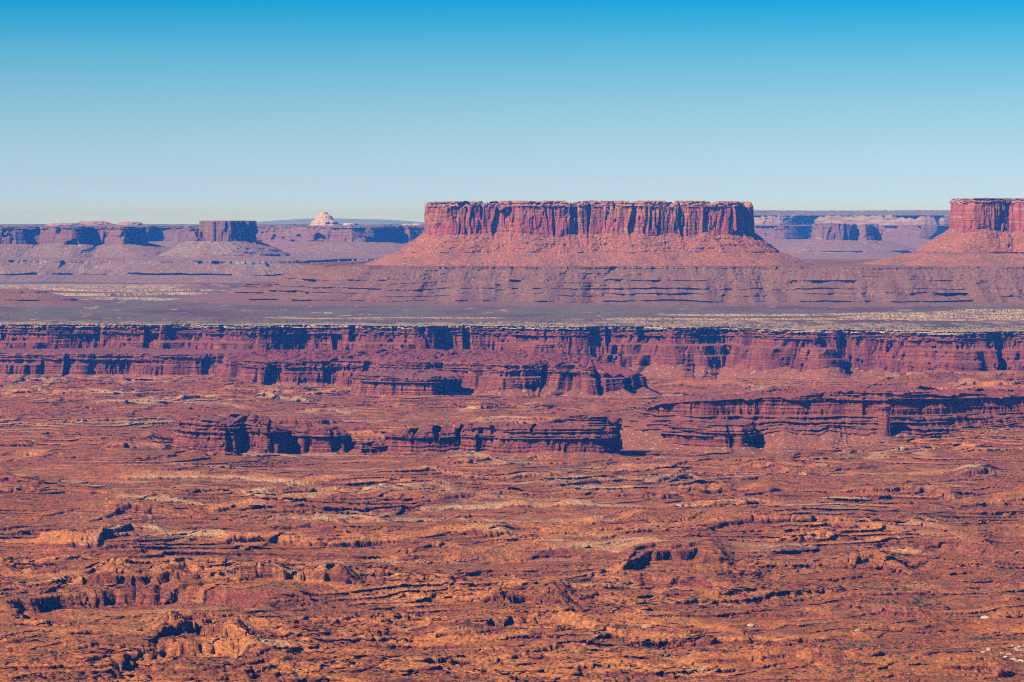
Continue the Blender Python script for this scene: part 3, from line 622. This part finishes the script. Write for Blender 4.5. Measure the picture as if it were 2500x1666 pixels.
# scarps: list of (px, v) of the ledge's top edge, height, fall-back length, paleness
SC = [
    ([(-200, 1222), (150, 1215), (300, 1225), (520, 1222), (700, 1230), (900, 1222)], 9, 130, .25),
    ([(250, 1232), (520, 1246), (640, 1240), (700, 1248)], 9, 110, .9),
    ([(-300, 1346), (0, 1343), (240, 1352), (320, 1310), (400, 1325), (560, 1340), (760, 1345), (880, 1338), (1040, 1330), (1100, 1320), (1280, 1322)], 13, 150, .8),
    ([(1000, 1250), (1150, 1252), (1300, 1250), (1500, 1250), (1700, 1258), (1900, 1240)], 12, 130, .8),
    ([(1600, 1200), (1800, 1198), (2050, 1206), (2250, 1204), (2350, 1218), (2500, 1212), (2700, 1210)], 14, 160, .35),
    ([(1050, 1130), (1300, 1136), (1600, 1128), (1900, 1134)], 6, 160, .3),
    ([(2300, 1175), (2420, 1165), (2600, 1158)], 16, 160, .2),
    ([(850, 1190), (980, 1192), (1200, 1205), (1400, 1210), (1600, 1216)], 10, 120, .3),
    ([(80, 1470), (160, 1438), (350, 1442), (560, 1445), (720, 1446), (900, 1452)], 26, 200, .0),
    ([(1480, 1395), (1560, 1375), (1700, 1370), (1800, 1380)], 26, 120, .0),
    ([(1150, 1490), (1280, 1476), (1340, 1480), (1420, 1500)], 24, 130, .0),
    ([(2000, 1380), (2150, 1380), (2250, 1400)], 16, 90, .1),
    ([(2200, 1300), (2280, 1310), (2450, 1340)], 20, 90, .4),
    ([(1700, 1435), (1900, 1438), (2060, 1442)], 6, 70, .1),
    ([(1980, 1462), (2120, 1470), (2300, 1485)], 9, 80, .1),
    ([(1640, 1610), (1850, 1618), (2050, 1630), (2200, 1645), (2500, 1660)], 12, 100, .35),
    ([(1750, 1556), (1950, 1560), (2100, 1566)], 6, 70, .1),
    ([(350, 1600), (470, 1575), (560, 1590), (640, 1600)], 26, 110, .0),
    ([(560, 1650), (640, 1632), (740, 1645)], 22, 90, .1),
    ([(700, 1520), (1000, 1530), (1150, 1540)], 6, 90, .1),
    ([(-200, 1405), (30, 1400), (60, 1410)], 12, 90, .3),
    ([(-300, 1300), (100, 1302), (230, 1300), (300, 1305)], 8, 90, .0),
    ([(-300, 955), (60, 962), (200, 968), (350, 962)], 14, 260, .2),
    ([(200, 1000), (400, 998), (550, 985), (800, 992)], 14, 260, .7),
    ([(900, 1000), (1200, 1005), (1450, 1000), (1500, 1010)], 12, 300, .2),
    ([(1500, 905), (1800, 915), (2100, 925), (2500, 930)], 10, 400, .3),
    ([(1550, 945), (1800, 948), (2000, 955)], 12, 380, .4),
    ([(-300, 1050), (100, 1060), (300, 1075), (420, 1080)], 14, 220, .0),
    ([(-300, 1105), (150, 1100), (380, 1115)], 14, 200, .0),
]
r9 = np.random.RandomState(91)
for i in range(520):
    v_ = 900 + 750 * r9.rand(); p_ = r9.uniform(-300, 2400); wd = r9.uniform(180, 700); dd = Yv(v_)
    pts = [(p_ + wd * t_, v_ + r9.uniform(-5, 5) + (v_ - 850) * .012 * r9.randn()) for t_ in np.linspace(0, 1, 5)]
    SC.append((pts, (2.0 + 7 * r9.rand() ** 2.4) * (dd / 5200.) ** .9, r9.uniform(50, 120) * dd / 6000., max(0, r9.uniform(-.7, .9))))
SCW = []
for pts, h, L, pale in SC:
    xy = np.array([((p - 1250) / F * Yv(v), Yv(v)) for p, v in pts])
    a = np.array([p for p, v in pts], float)
    SCW.append((a, xy[:, 1], h, L, pale))
def basin(x, y, gr=False):
    stp = 2.4 * y / 3500.
    def gradm(q):
        if not gr: return 0., 1., .06 + 0 * x
        b_ = np.gradient(q, axis=0) / np.gradient(y, axis=0); a_ = np.gradient(q, axis=1) / np.gradient(x, axis=1); m_ = np.hypot(a_, b_) + 1e-6
        return a_ / m_, b_ / m_, m_
    px = x / y * F + 1250
    wx = x + 60 * fbm(x / 260., y / 260., 2, 2); wy = y + 60 * fbm(x / 260., y / 260., 2, 6)
    near = ss(6000, 4200, y); 
    h = 40 * fbm(wx / 1600., wy / 560., 3, 1) + 19 * fbm(wx / 520., wy / 190., 2, 4, .35) + 2.5 * near * fbm(x / 90., y / 70., 2, 14)
    far_calm = ss(6400, 6800, y) * ss(7600, 7200, y) * ss(350, 600, px)
    h = h * (1 - .65 * far_calm)
    calm = ss(.05, .3, fbm(x / 700. + 3, y / 500., 2, 77))   # smoother soil flats
    calm = np.maximum(calm, ss(1650, 1900, px) * ss(4750, 4450, y) * .75)
    qx = x + 22 * noise(x / 67., y / 81., 121) + 9 * noise(x / 23., y / 29., 122); qy = y + 24 * noise(x / 71., y / 63., 123) + 9 * noise(x / 27., y / 21., 124)
    kb = billow(qx / 43., qy / 35., 3, 21) ; k2 = billow(qx / 14., qy / 17., 2, 25)
    knob = ss(-.1, .25, fbm(x / 420., y / 420., 2, 31) + .1 * near) * (1 - .8 * calm)
    h = h + (6 * near + 1.0) * knob * (kb - .25)
    h = h + 46 * ss(1900, 2500, px) * ss(6700, 7900, y)
    # terraces
    tilt = 4 * fbm(x / 2500., y / 2500., 1, 3)
    hh = h + tilt
    i = np.clip(np.searchsorted(zk, hh.ravel()).reshape(hh.shape) - 1, 0, len(zk) - 2)
    z0 = zk[i]; T = zk[i + 1] - z0; f = (hh - z0) / T
    gx_, gy_, gm_ = gradm(h); wf = np.clip(2.6 * stp * gm_ / T, .012, .34); rf = np.clip((f - (.78 - wf)) / wf, 0, 1)
    ledge = z0 + T * (0.30 * f ** 1.5 + 0.70 * rf * rf * (3 - 2 * rf)) - tilt
    mk = (0.7 + .3 * ss(-.2, .2, fbm(x / 350., y / 350., 2, 41))) * (1 - .55 * calm)
    edge = np.clip(ss(0.775, 0.79, f) + (1 - ss(0.0, 0.16, f)) * .8, 0, 1)
    z = h + (ledge - h) * mk
    ov = (2.2 + T * .36) * (.3 + .7 * ss(-.25, .1, fbm(x / 130., y / 160., 2, 43)))
    lip = rf ** 1.5 * (1 - ss(.80, .99, f)) * mk * (2.6 * stp * .9 + ov); lips = 0 * x
    cap = edge * mk * ss(0.02, 0.30, fbm(x / 500., y / 420., 3, 61) + .06) * .95
    wob = 50 * fbm(qx / 170., y / 300., 3, 51, .45) + 14 * ss(-.1, .1, noise(qx / 37., qy / 90., 57)) * ss(-.2, .3, noise(x / 210., y / 200., 58)) + 5 * ss(-.1, .1, noise(qx / 15., qy / 40., 59))
    capn = 60 * fbm(x / 60., y / 60., 2, 9); ymn, ymx = y.min(), y.max()
    for j, (a, yc, H, L, pale) in enumerate(SCW):
        if ymn > yc.max() + 5 * L + 150 or ymx < yc.min() - 150: continue
        w_ = ss(a[0], a[0] + 70, px) * (1 - ss(a[-1] - 70, a[-1], px))
        if not np.any(w_ > 0): continue
        c = np.interp(px, a, yc) * (1) + wob * (c_scale(yc.mean()))
        u = y - c
        u1 = u - H * (.5 + .8 * kb) ; u2 = u - H * (1.3 + 1.6 * fbm(x / 40., y / 50., 2, 3 + j))
        wr = 2.6 * stp; st = (0.14 * ss(-H * 2.2, 0, u) + 0.62 * ss(0, 1, u / wr) + .24 * ss(0, 1, u2 / wr)) * np.exp(-np.clip(u - 4 - 2 * H, 0, None) / L) * (.35 + .75 * ss(-.25, .1, fbm(x / 150., y / 400., 2, 3 + j)))
        z = z + H * w_ * st
        o_ = wr * .85 + (1.0 + H * .36) * (.15 + .85 * ((j * 37 % 10) / 9.)) * (.4 + .6 * ss(-.2, .1, noise(qx / 60., qy / 60., j)))
        lips = np.maximum(lips, w_ * o_ * np.maximum(np.clip(u / wr, 0, 1) ** 1.5 * (1 - ss(wr, wr + 4 * o_, u)), .8 * np.clip(u2 / wr, 0, 1) ** 1.5 * (1 - ss(wr, wr + 4 * o_, u2))) * ss(0, 2., H * w_ * st))
        cap = np.maximum(cap, pale * w_ * ss(2, 10, u) * (1 - ss(20 + L * .12, 50 + L * .3, u + capn)))
    # carved hollows
    for (pp, v, rx, ry, D) in [(330, 1490, 210, 230, 24), (480, 1625, 130, 120, 15), (1600, 1410, 150, 110, 12), (2290, 1345, 160, 150, 12), (1320, 1520, 110, 90, 9)]:
        cx_, cy_ = (pp - 1250) / F * Yv(v), Yv(v)
        e = np.hypot((x - cx_) / rx * 1.0, (y - cy_) / ry) + .22 * fbm(x / 60., y / 60., 3, 15) + .1 * kb
        z = z - D * (1 - ss(.82, .95, e))
    # slickrock knobs and small debris
    z = z + (.8 + 5.0 * near) * knob * (kb ** .7 - .3) + (.5 + 1.4 * near) * (k2 - .3) * (1 - .7 * calm) + (0.8 + .7 * near) * fbm(x / 8., y / 11., 2, 71) * (1 - .5 * calm)
    b2 = 3.1 + .9 * fbm(x / 900., y / 700., 1, 87)
    q2 = z / 3.3 + .35 * fbm(x / 300., y / 300., 2, 83); f2 = q2 - np.floor(q2)
    _, _, gm2 = gradm(z); w2 = np.clip(2.4 * stp * gm2 / 3.3, .05, .5); r2 = ss(0, 1, (f2 - (.78 - w2)) / w2)
    bm_ = ss(-.25, .1, fbm(x / 200., y / 160., 2, 85)) * (1 - .4 * calm) * (1 - ss(.25, .5, gm2))
    z = z + 3.3 * .75 * (r2 - f2) * bm_ if gr else z + 3.3 * .75 * (ss(.66, .74, f2) - f2) * ss(-.25, .1, fbm(x / 200., y / 160., 2, 85)) * (1 - .4 * calm)
    lip = np.maximum(lip, (1.4 + 2 * stp) * r2 ** 1.5 * (1 - ss(.8, 1., f2)) * bm_)
    z = z * (1 - .6 * ss(10300, 10900, y))
    return z, cap, lip, lips, gx_, gy_
def c_scale(y): return 0.6 + 0.6 * (y / 8000.)
def Rows(d0, d1, s0, pw):
    r = [d0]
    while r[-1] < d1: r.append(r[-1] + s0 * (r[-1] / 3500.) ** pw)
    return np.array(r)
ry_ = Rows(3300., 11700., 2.4, 1.0)
tx = np.linspace(-0.212, 0.212, 1330)
YY = ry_[:, None] + 0 * tx[None]; XX = tx[None] * YY
ZZ = np.empty_like(XX); CP = np.empty_like(XX); CR = np.empty_like(XX)
for a in range(0, len(ry_), 90):
    a1 = min(a + 92, len(ry_)); xs, ys = XX[a:a1].copy(), YY[a:a1].copy()
    z_, c_, lp, lps, gx, gy = basin(xs, ys, True)
    lps = np.clip(lps, 0, 17); lp = np.clip(np.where(lps > lp, 0, lp), 0, 15)
    n_ = min(90, a1 - a); sl = slice(a, a + n_)
    ZZ[sl], CP[sl] = z_[:n_], c_[:n_]
    CR[sl] = (ss(.08, .36, fbm(xs / 420., ys / 260., 4, 131) + .14 * ss(5000, 5800, ys)) * ss(4300, 5400, ys) + ss(.38, .48, fbm(xs / 200., ys / 140., 2, 133)) * .6)[:n_]
    zy = np.gradient(z_, axis=0) / np.gradient(ys, axis=0); zx = np.gradient(z_, axis=1) / np.gradient(xs, axis=1); sm = np.hypot(zx, zy)
    bed = (1.6 * noise(z_ / 1.9, xs / 160., 5) + 2.2 * ss(-.2, .2, noise(z_ / 4.5, xs / 200., 8))) * ss(.35, 1.0, sm)
    jnt = 1.6 * (billow(xs / 9., z_ / 7. + ys / 40., 2, 19) - .3) * ss(.35, 1.0, sm)
    dn = bed - jnt
    XX[sl] -= (lp * gx + dn * zx / (sm + 1e-6))[:n_]; YY[sl] -= (lp * gy + lps + dn * zy / (sm + 1e-6))[:n_]
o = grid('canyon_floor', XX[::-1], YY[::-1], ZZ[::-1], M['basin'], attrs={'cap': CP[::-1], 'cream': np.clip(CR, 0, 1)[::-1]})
tag(o, 'orange red ledgy canyon floor filling the lower half', None, None, 'structure')
def floor_z(x, y): return float(basin(np.array([[x]]), np.array([[y]]))[0][0, 0])

# ------------------------------------------------------------------ boulders and shrubs
def blob(name, m, seed, sub=2, flat=.6, rough=.35, boxy=True):
    import bmesh
    bm = bmesh.new(); bmesh.ops.create_icosphere(bm, subdivisions=sub, radius=1)
    r = random.Random(seed); d = [Vector((r.gauss(0, 1), r.gauss(0, 1), r.gauss(0, .6))).normalized() for _ in range(9)]
    h = [r.uniform(.6, .95) for _ in d]
    for v in bm.verts:
        for a, b in zip(d, h):   # cut flat facets like broken rock
            e = v.co.dot(a) - b
            if e > 0 and boxy: v.co -= a * e
        v.co *= 1 + rough * .3 * (r.random() - .5)
        v.co.z *= flat
    me = bpy.data.meshes.new(name); bm.to_mesh(me); bm.free(); me.materials.append(m); return me
def solid(name, cols, sc=.3):
    m = NT(name); n = m.noise((sc, sc, sc), 3, .7)
    c = m.ramp(n, [(.3 + .4 * k / (len(cols) - 1), C(cols[k])) for k in range(len(cols))]); m.l(c, m.b.inputs['Base Color']); return m.m
M['boulder_red'] = solid('red_boulder_rock', [(150, 64, 42), (190, 90, 56), (206, 112, 72)])
M['boulder_pale'] = solid('pale_boulder_rock', [(180, 118, 84), (204, 146, 104), (170, 104, 76)])
M['boulder_white'] = solid('white_boulder_rock', [(206, 170, 132), (222, 190, 152), (190, 150, 114)])
M['shrub'] = solid('shrub_leaves', [(44, 56, 34), (74, 82, 46), (56, 68, 40)], .8)
Bm = {k: [blob('boulder', M['boulder_' + k], i + 1, 2, .55 + .1 * (i % 3)) for i in range(4)] for k in ('red', 'pale', 'white')}
R_ = random.Random(11)
def place(name, me, px, v, size, label, cat, group, sink=.25, dz=0.):
    y = Yv(v); 
    x = (px - 1250) / F * y; z = floor_z(x, y)
    o = bpy.data.objects.new(name, me); col.objects.link(o)
    o.location = (x, y, z + size * (.35 - sink) + dz); o.rotation_euler = (R_.uniform(-.2, .2), R_.uniform(-.2, .2), R_.uniform(0, 6.28))
    o.scale = (size * R_.uniform(.8, 1.5), size * R_.uniform(.8, 1.2), size * R_.uniform(.7, 1.1))
    tag(o, label, cat, group); return o
# white caprock boulders lower right
for i in range(26):
    place('boulder', R_.choice(Bm['white']), R_.uniform(2375, 2500), R_.gauss(1614, 5), R_.uniform(2.5, 5), 'cream white boulder in the heap near the lower right corner', 'boulder', 'white boulders in the lower right heap')
for i in range(14):
    place('boulder', R_.choice(Bm['white']), R_.uniform(2470, 2530), R_.gauss(1583, 5), R_.uniform(2.5, 4), 'cream boulder at the right edge above the white heap', 'boulder', 'cream boulders at the right edge')
for (px, v, s_, lb) in [(1583, 1519, 11, 'large pale tan slab by itself right of the bottom centre'), (1834, 1505, 7, 'whitish boulder on a dark ledge end, lower right'),
                        (2095, 1514, 5, 'small white boulder beside a dark knob, lower right'), (2405, 1478, 6, 'cream boulder with dark shadow on the smooth soil flat at right')]:
    place('boulder', Bm['pale' if s_ > 10 else 'white'][1], px, v, s_, lb, 'boulder', None)
for i in range(60):
    place('boulder', R_.choice(Bm['red']), R_.uniform(40, 260), R_.gauss(1362, 10), R_.uniform(2.5, 6.5), 'broken orange block fallen below the pale ledge at left', 'boulder', 'fallen blocks below the left ledge')
for i in range(50):
    place('boulder', R_.choice(Bm['red']), R_.uniform(1720, 2150), R_.gauss(1452, 8), R_.uniform(2, 4.5), 'orange block on the slope under the thin dark ledge at right', 'boulder', 'blocks under the thin right ledge')
for i in range(50):
    place('boulder', R_.choice(Bm['pale']), R_.uniform(150, 420), R_.gauss(1254, 7), R_.uniform(2.5, 5), 'pale broken block in the cream patch at left', 'boulder', 'pale blocks at left')
for i in range(96):
    place('boulder', R_.choice(Bm['red']), R_.uniform(0, 1700), R_.uniform(1520, 1660), R_.uniform(2, 5), 'orange sandstone block scattered on the nearest ground', 'boulder', 'blocks on the nearest ground')

def cloud(name, pts, sizes, m, label, sub=1, flat=.7, sd=3):
    """many small solid lumps as one piece of ground cover"""
    import bmesh
    base = []
    for i in range(5):
        me = blob('tmp', m, sd + i, sub, flat)
        v = np.empty(len(me.vertices) * 3); me.vertices.foreach_get('co', v); f = np.array([list(p.vertices) for p in me.polygons])
        base.append((v.reshape(-1, 3), f)); bpy.data.meshes.remove(me)
    rr = np.random.RandomState(sd); V = []; Fc = []; off = 0
    for (x, y, z), s_ in zip(pts, sizes):
        v, f = base[rr.randint(5)]; a = rr.rand() * 6.28; c, s2 = math.cos(a), math.sin(a)
        q = v * s_ * np.array([rr.uniform(.8, 1.5), rr.uniform(.8, 1.3), rr.uniform(.7, 1.1)]); q = np.stack([q[:, 0] * c - q[:, 1] * s2, q[:, 0] * s2 + q[:, 1] * c, q[:, 2]], 1)
        V.append(q + np.array([x, y, z])); Fc.append(f + off); off += len(v)
    V = np.concatenate(V).astype(np.float32); Fc = np.concatenate(Fc).astype(np.int32)
    me = bpy.data.meshes.new(name); me.vertices.add(len(V)); me.vertices.foreach_set('co', V.ravel()); me.loops.add(Fc.size); me.loops.foreach_set('vertex_index', Fc.ravel())
    me.polygons.add(len(Fc)); me.polygons.foreach_set('loop_start', np.arange(0, Fc.size, 3, dtype=np.int32)); me.update(calc_edges=True); me.materials.append(m)
    o = bpy.data.objects.new(name, me); col.objects.link(o); tag(o, label, None, None, 'stuff'); return o
def scatter(n, pxr, vr, sz, sd, mask=None):
    r = np.random.RandomState(sd); px = r.uniform(*pxr, n); v = r.uniform(*vr, n); y = CAMZ * F / (v - HOR); x = (px - 1250) / F * y
    if mask is not None:
        k = mask(x, y); x, y = x[k], y[k]
    z = basin(x[None], y[None])[0]; s_ = r.uniform(*sz, len(x)) ** 1.0
    return np.stack([x, y, z[0] + s_ * .1], 1), s_
p1, s1 = scatter(9000, (-150, 2650), (1250, 1690), (.9, 3.2), 31, lambda x, y: fbm(x / 160., y / 160., 3, 5) > .02)
cloud('rock_debris', p1, s1, M['boulder_red'], 'countless loose orange rocks strewn over the near ledges', sd=5)
p1, s1 = scatter(3800, (-150, 2650), (960, 1300), (1.2, 3.4), 33, lambda x, y: fbm(x / 260., y / 200., 3, 15) > .12)
cloud('pale_debris', p1, s1, M['boulder_pale'], 'countless pale rocks strewn over the ledges of the middle distance', sd=9)
p1, s1 = scatter(26000, (-150, 2650), (1150, 1690), (.8, 2.5), 35, lambda x, y: fbm(x / 150., y / 110., 4, 25, .7) > .12)
cloud('scrub', p1, s1, M['shrub'], 'sparse olive desert scrub dotted over the nearest ground', sd=12, flat=.9)

for pts_, sd_ in BOULDER_CLOUDS:
    r = np.random.RandomState(sd_); szs = 1.6 + 3.6 * r.rand(len(pts_)) ** 3
    cloud('skirt_rubble', pts_, szs, M['boulder_pale'], ['pale fallen blocks strewn over the skirt of the central mesa', 'pale fallen blocks strewn over the skirt of the right-hand mesa'][sd_ - 3], sd=sd_ + 20, flat=.8)

# shrubs that show as single dots
def shrub_mesh(seed):
    r = np.random.RandomState(seed); V = []; Q = []
    for i in range(90):
        a, e = r.rand() * 6.28, r.rand() * 1.4; rad = .5 + .5 * r.rand()
        c = np.array([math.cos(a) * math.cos(e), math.sin(a) * math.cos(e), .9 * math.sin(e)]) * rad
        u = r.randn(3); u /= np.linalg.norm(u); w2 = np.cross(u, r.randn(3)); w2 /= np.linalg.norm(w2); s_ = .22
        k = len(V); V += [c - u * s_, c + w2 * s_, c + u * s_, c - w2 * s_]; Q.append((k, k + 1, k + 2, k + 3))
    me = bpy.data.meshes.new('shrub'); me.from_pydata([tuple(v) for v in V], [], Q); me.materials.append(M['shrub']); return me
SM = [shrub_mesh(i) for i in range(4)]
for i in range(40):
    pass
areas = [((420, 800), (1590, 1660), 'green shrub among the knobby rocks at the bottom left of centre'), ((1700, 2250), (1560, 1600), 'green shrub on the orange flat at lower right'),
         ((1000, 1500), (1590, 1640), 'green shrub between ledges at the bottom centre'), ((2100, 2300), (1440, 1480), 'green shrub on the yellowish soil flat at right'), ((0, 300), (1560, 1660), 'green shrub in the bottom left corner')]
for (a, b, lb) in areas:
    for i in range(60):
        o = place('shrub', R_.choice(SM), R_.uniform(*a), R_.uniform(*b), R_.uniform(1.6, 3.2), lb, 'shrub', lb.replace('green shrub', 'green shrubs'), sink=.35)
        o.rotation_euler = (0, 0, R_.uniform(0, 6.28))
# scrub on the bench near the rim
r = np.random.RandomState(77); n = 4200
px = r.uniform(-100, 2600, n); y = np.interp(px, [0, 1300, 2000, 2600], [11480, 11250, 10900, 10750]) + r.exponential(420, n) + 30; x = (px - 1250) / F * y
k = fbm(x / 200., y / 300., 3, 9) + ss(1000, 1700, px) * .25 > .12; x, y = x[k], y[k]
zb, _ = bench_z(x[None], y[None])
cloud('rim_scrub', np.stack([x, y, zb[0] + .5], 1), r.uniform(1.6, 3.6, len(x)), M['shrub'], 'dark junipers and scrub dotting the pale rim and plain', sd=15, flat=.9)

# ------------------------------------------------------------------ haze
def haze():
    x0, x1, y0, y1, z0, z1 = -14000, 14000, -300, 68500, -120, 760
    V = [(x, y, z) for x in (x0, x1) for y in (y0, y1) for z in (z0, z1)]
    Fq = [(0, 1, 3, 2), (4, 6, 7, 5), (0, 4, 5, 1), (2, 3, 7, 6), (0, 2, 6, 4), (1, 5, 7, 3)]
    m = bpy.data.materials.new('haze_air'); m.use_nodes = True; t = m.node_tree; t.nodes.clear()
    o_ = t.nodes.new('ShaderNodeOutputMaterial'); v = t.nodes.new('ShaderNodeVolumePrincipled')
    v.inputs['Density'].default_value = HAZE_DENSITY; v.inputs['Color'].default_value = HAZE_COLOR
    v.inputs['Absorption Color'].default_value = (1, 1, 1, 1); v.inputs['Anisotropy'].default_value = 0.0
    t.links.new(v.outputs[0], o_.inputs['Volume'])
    o = raw('haze', V, Fq, m); tag(o, 'thin blue haze filling the air over the canyons', None, None, 'stuff')
haze()
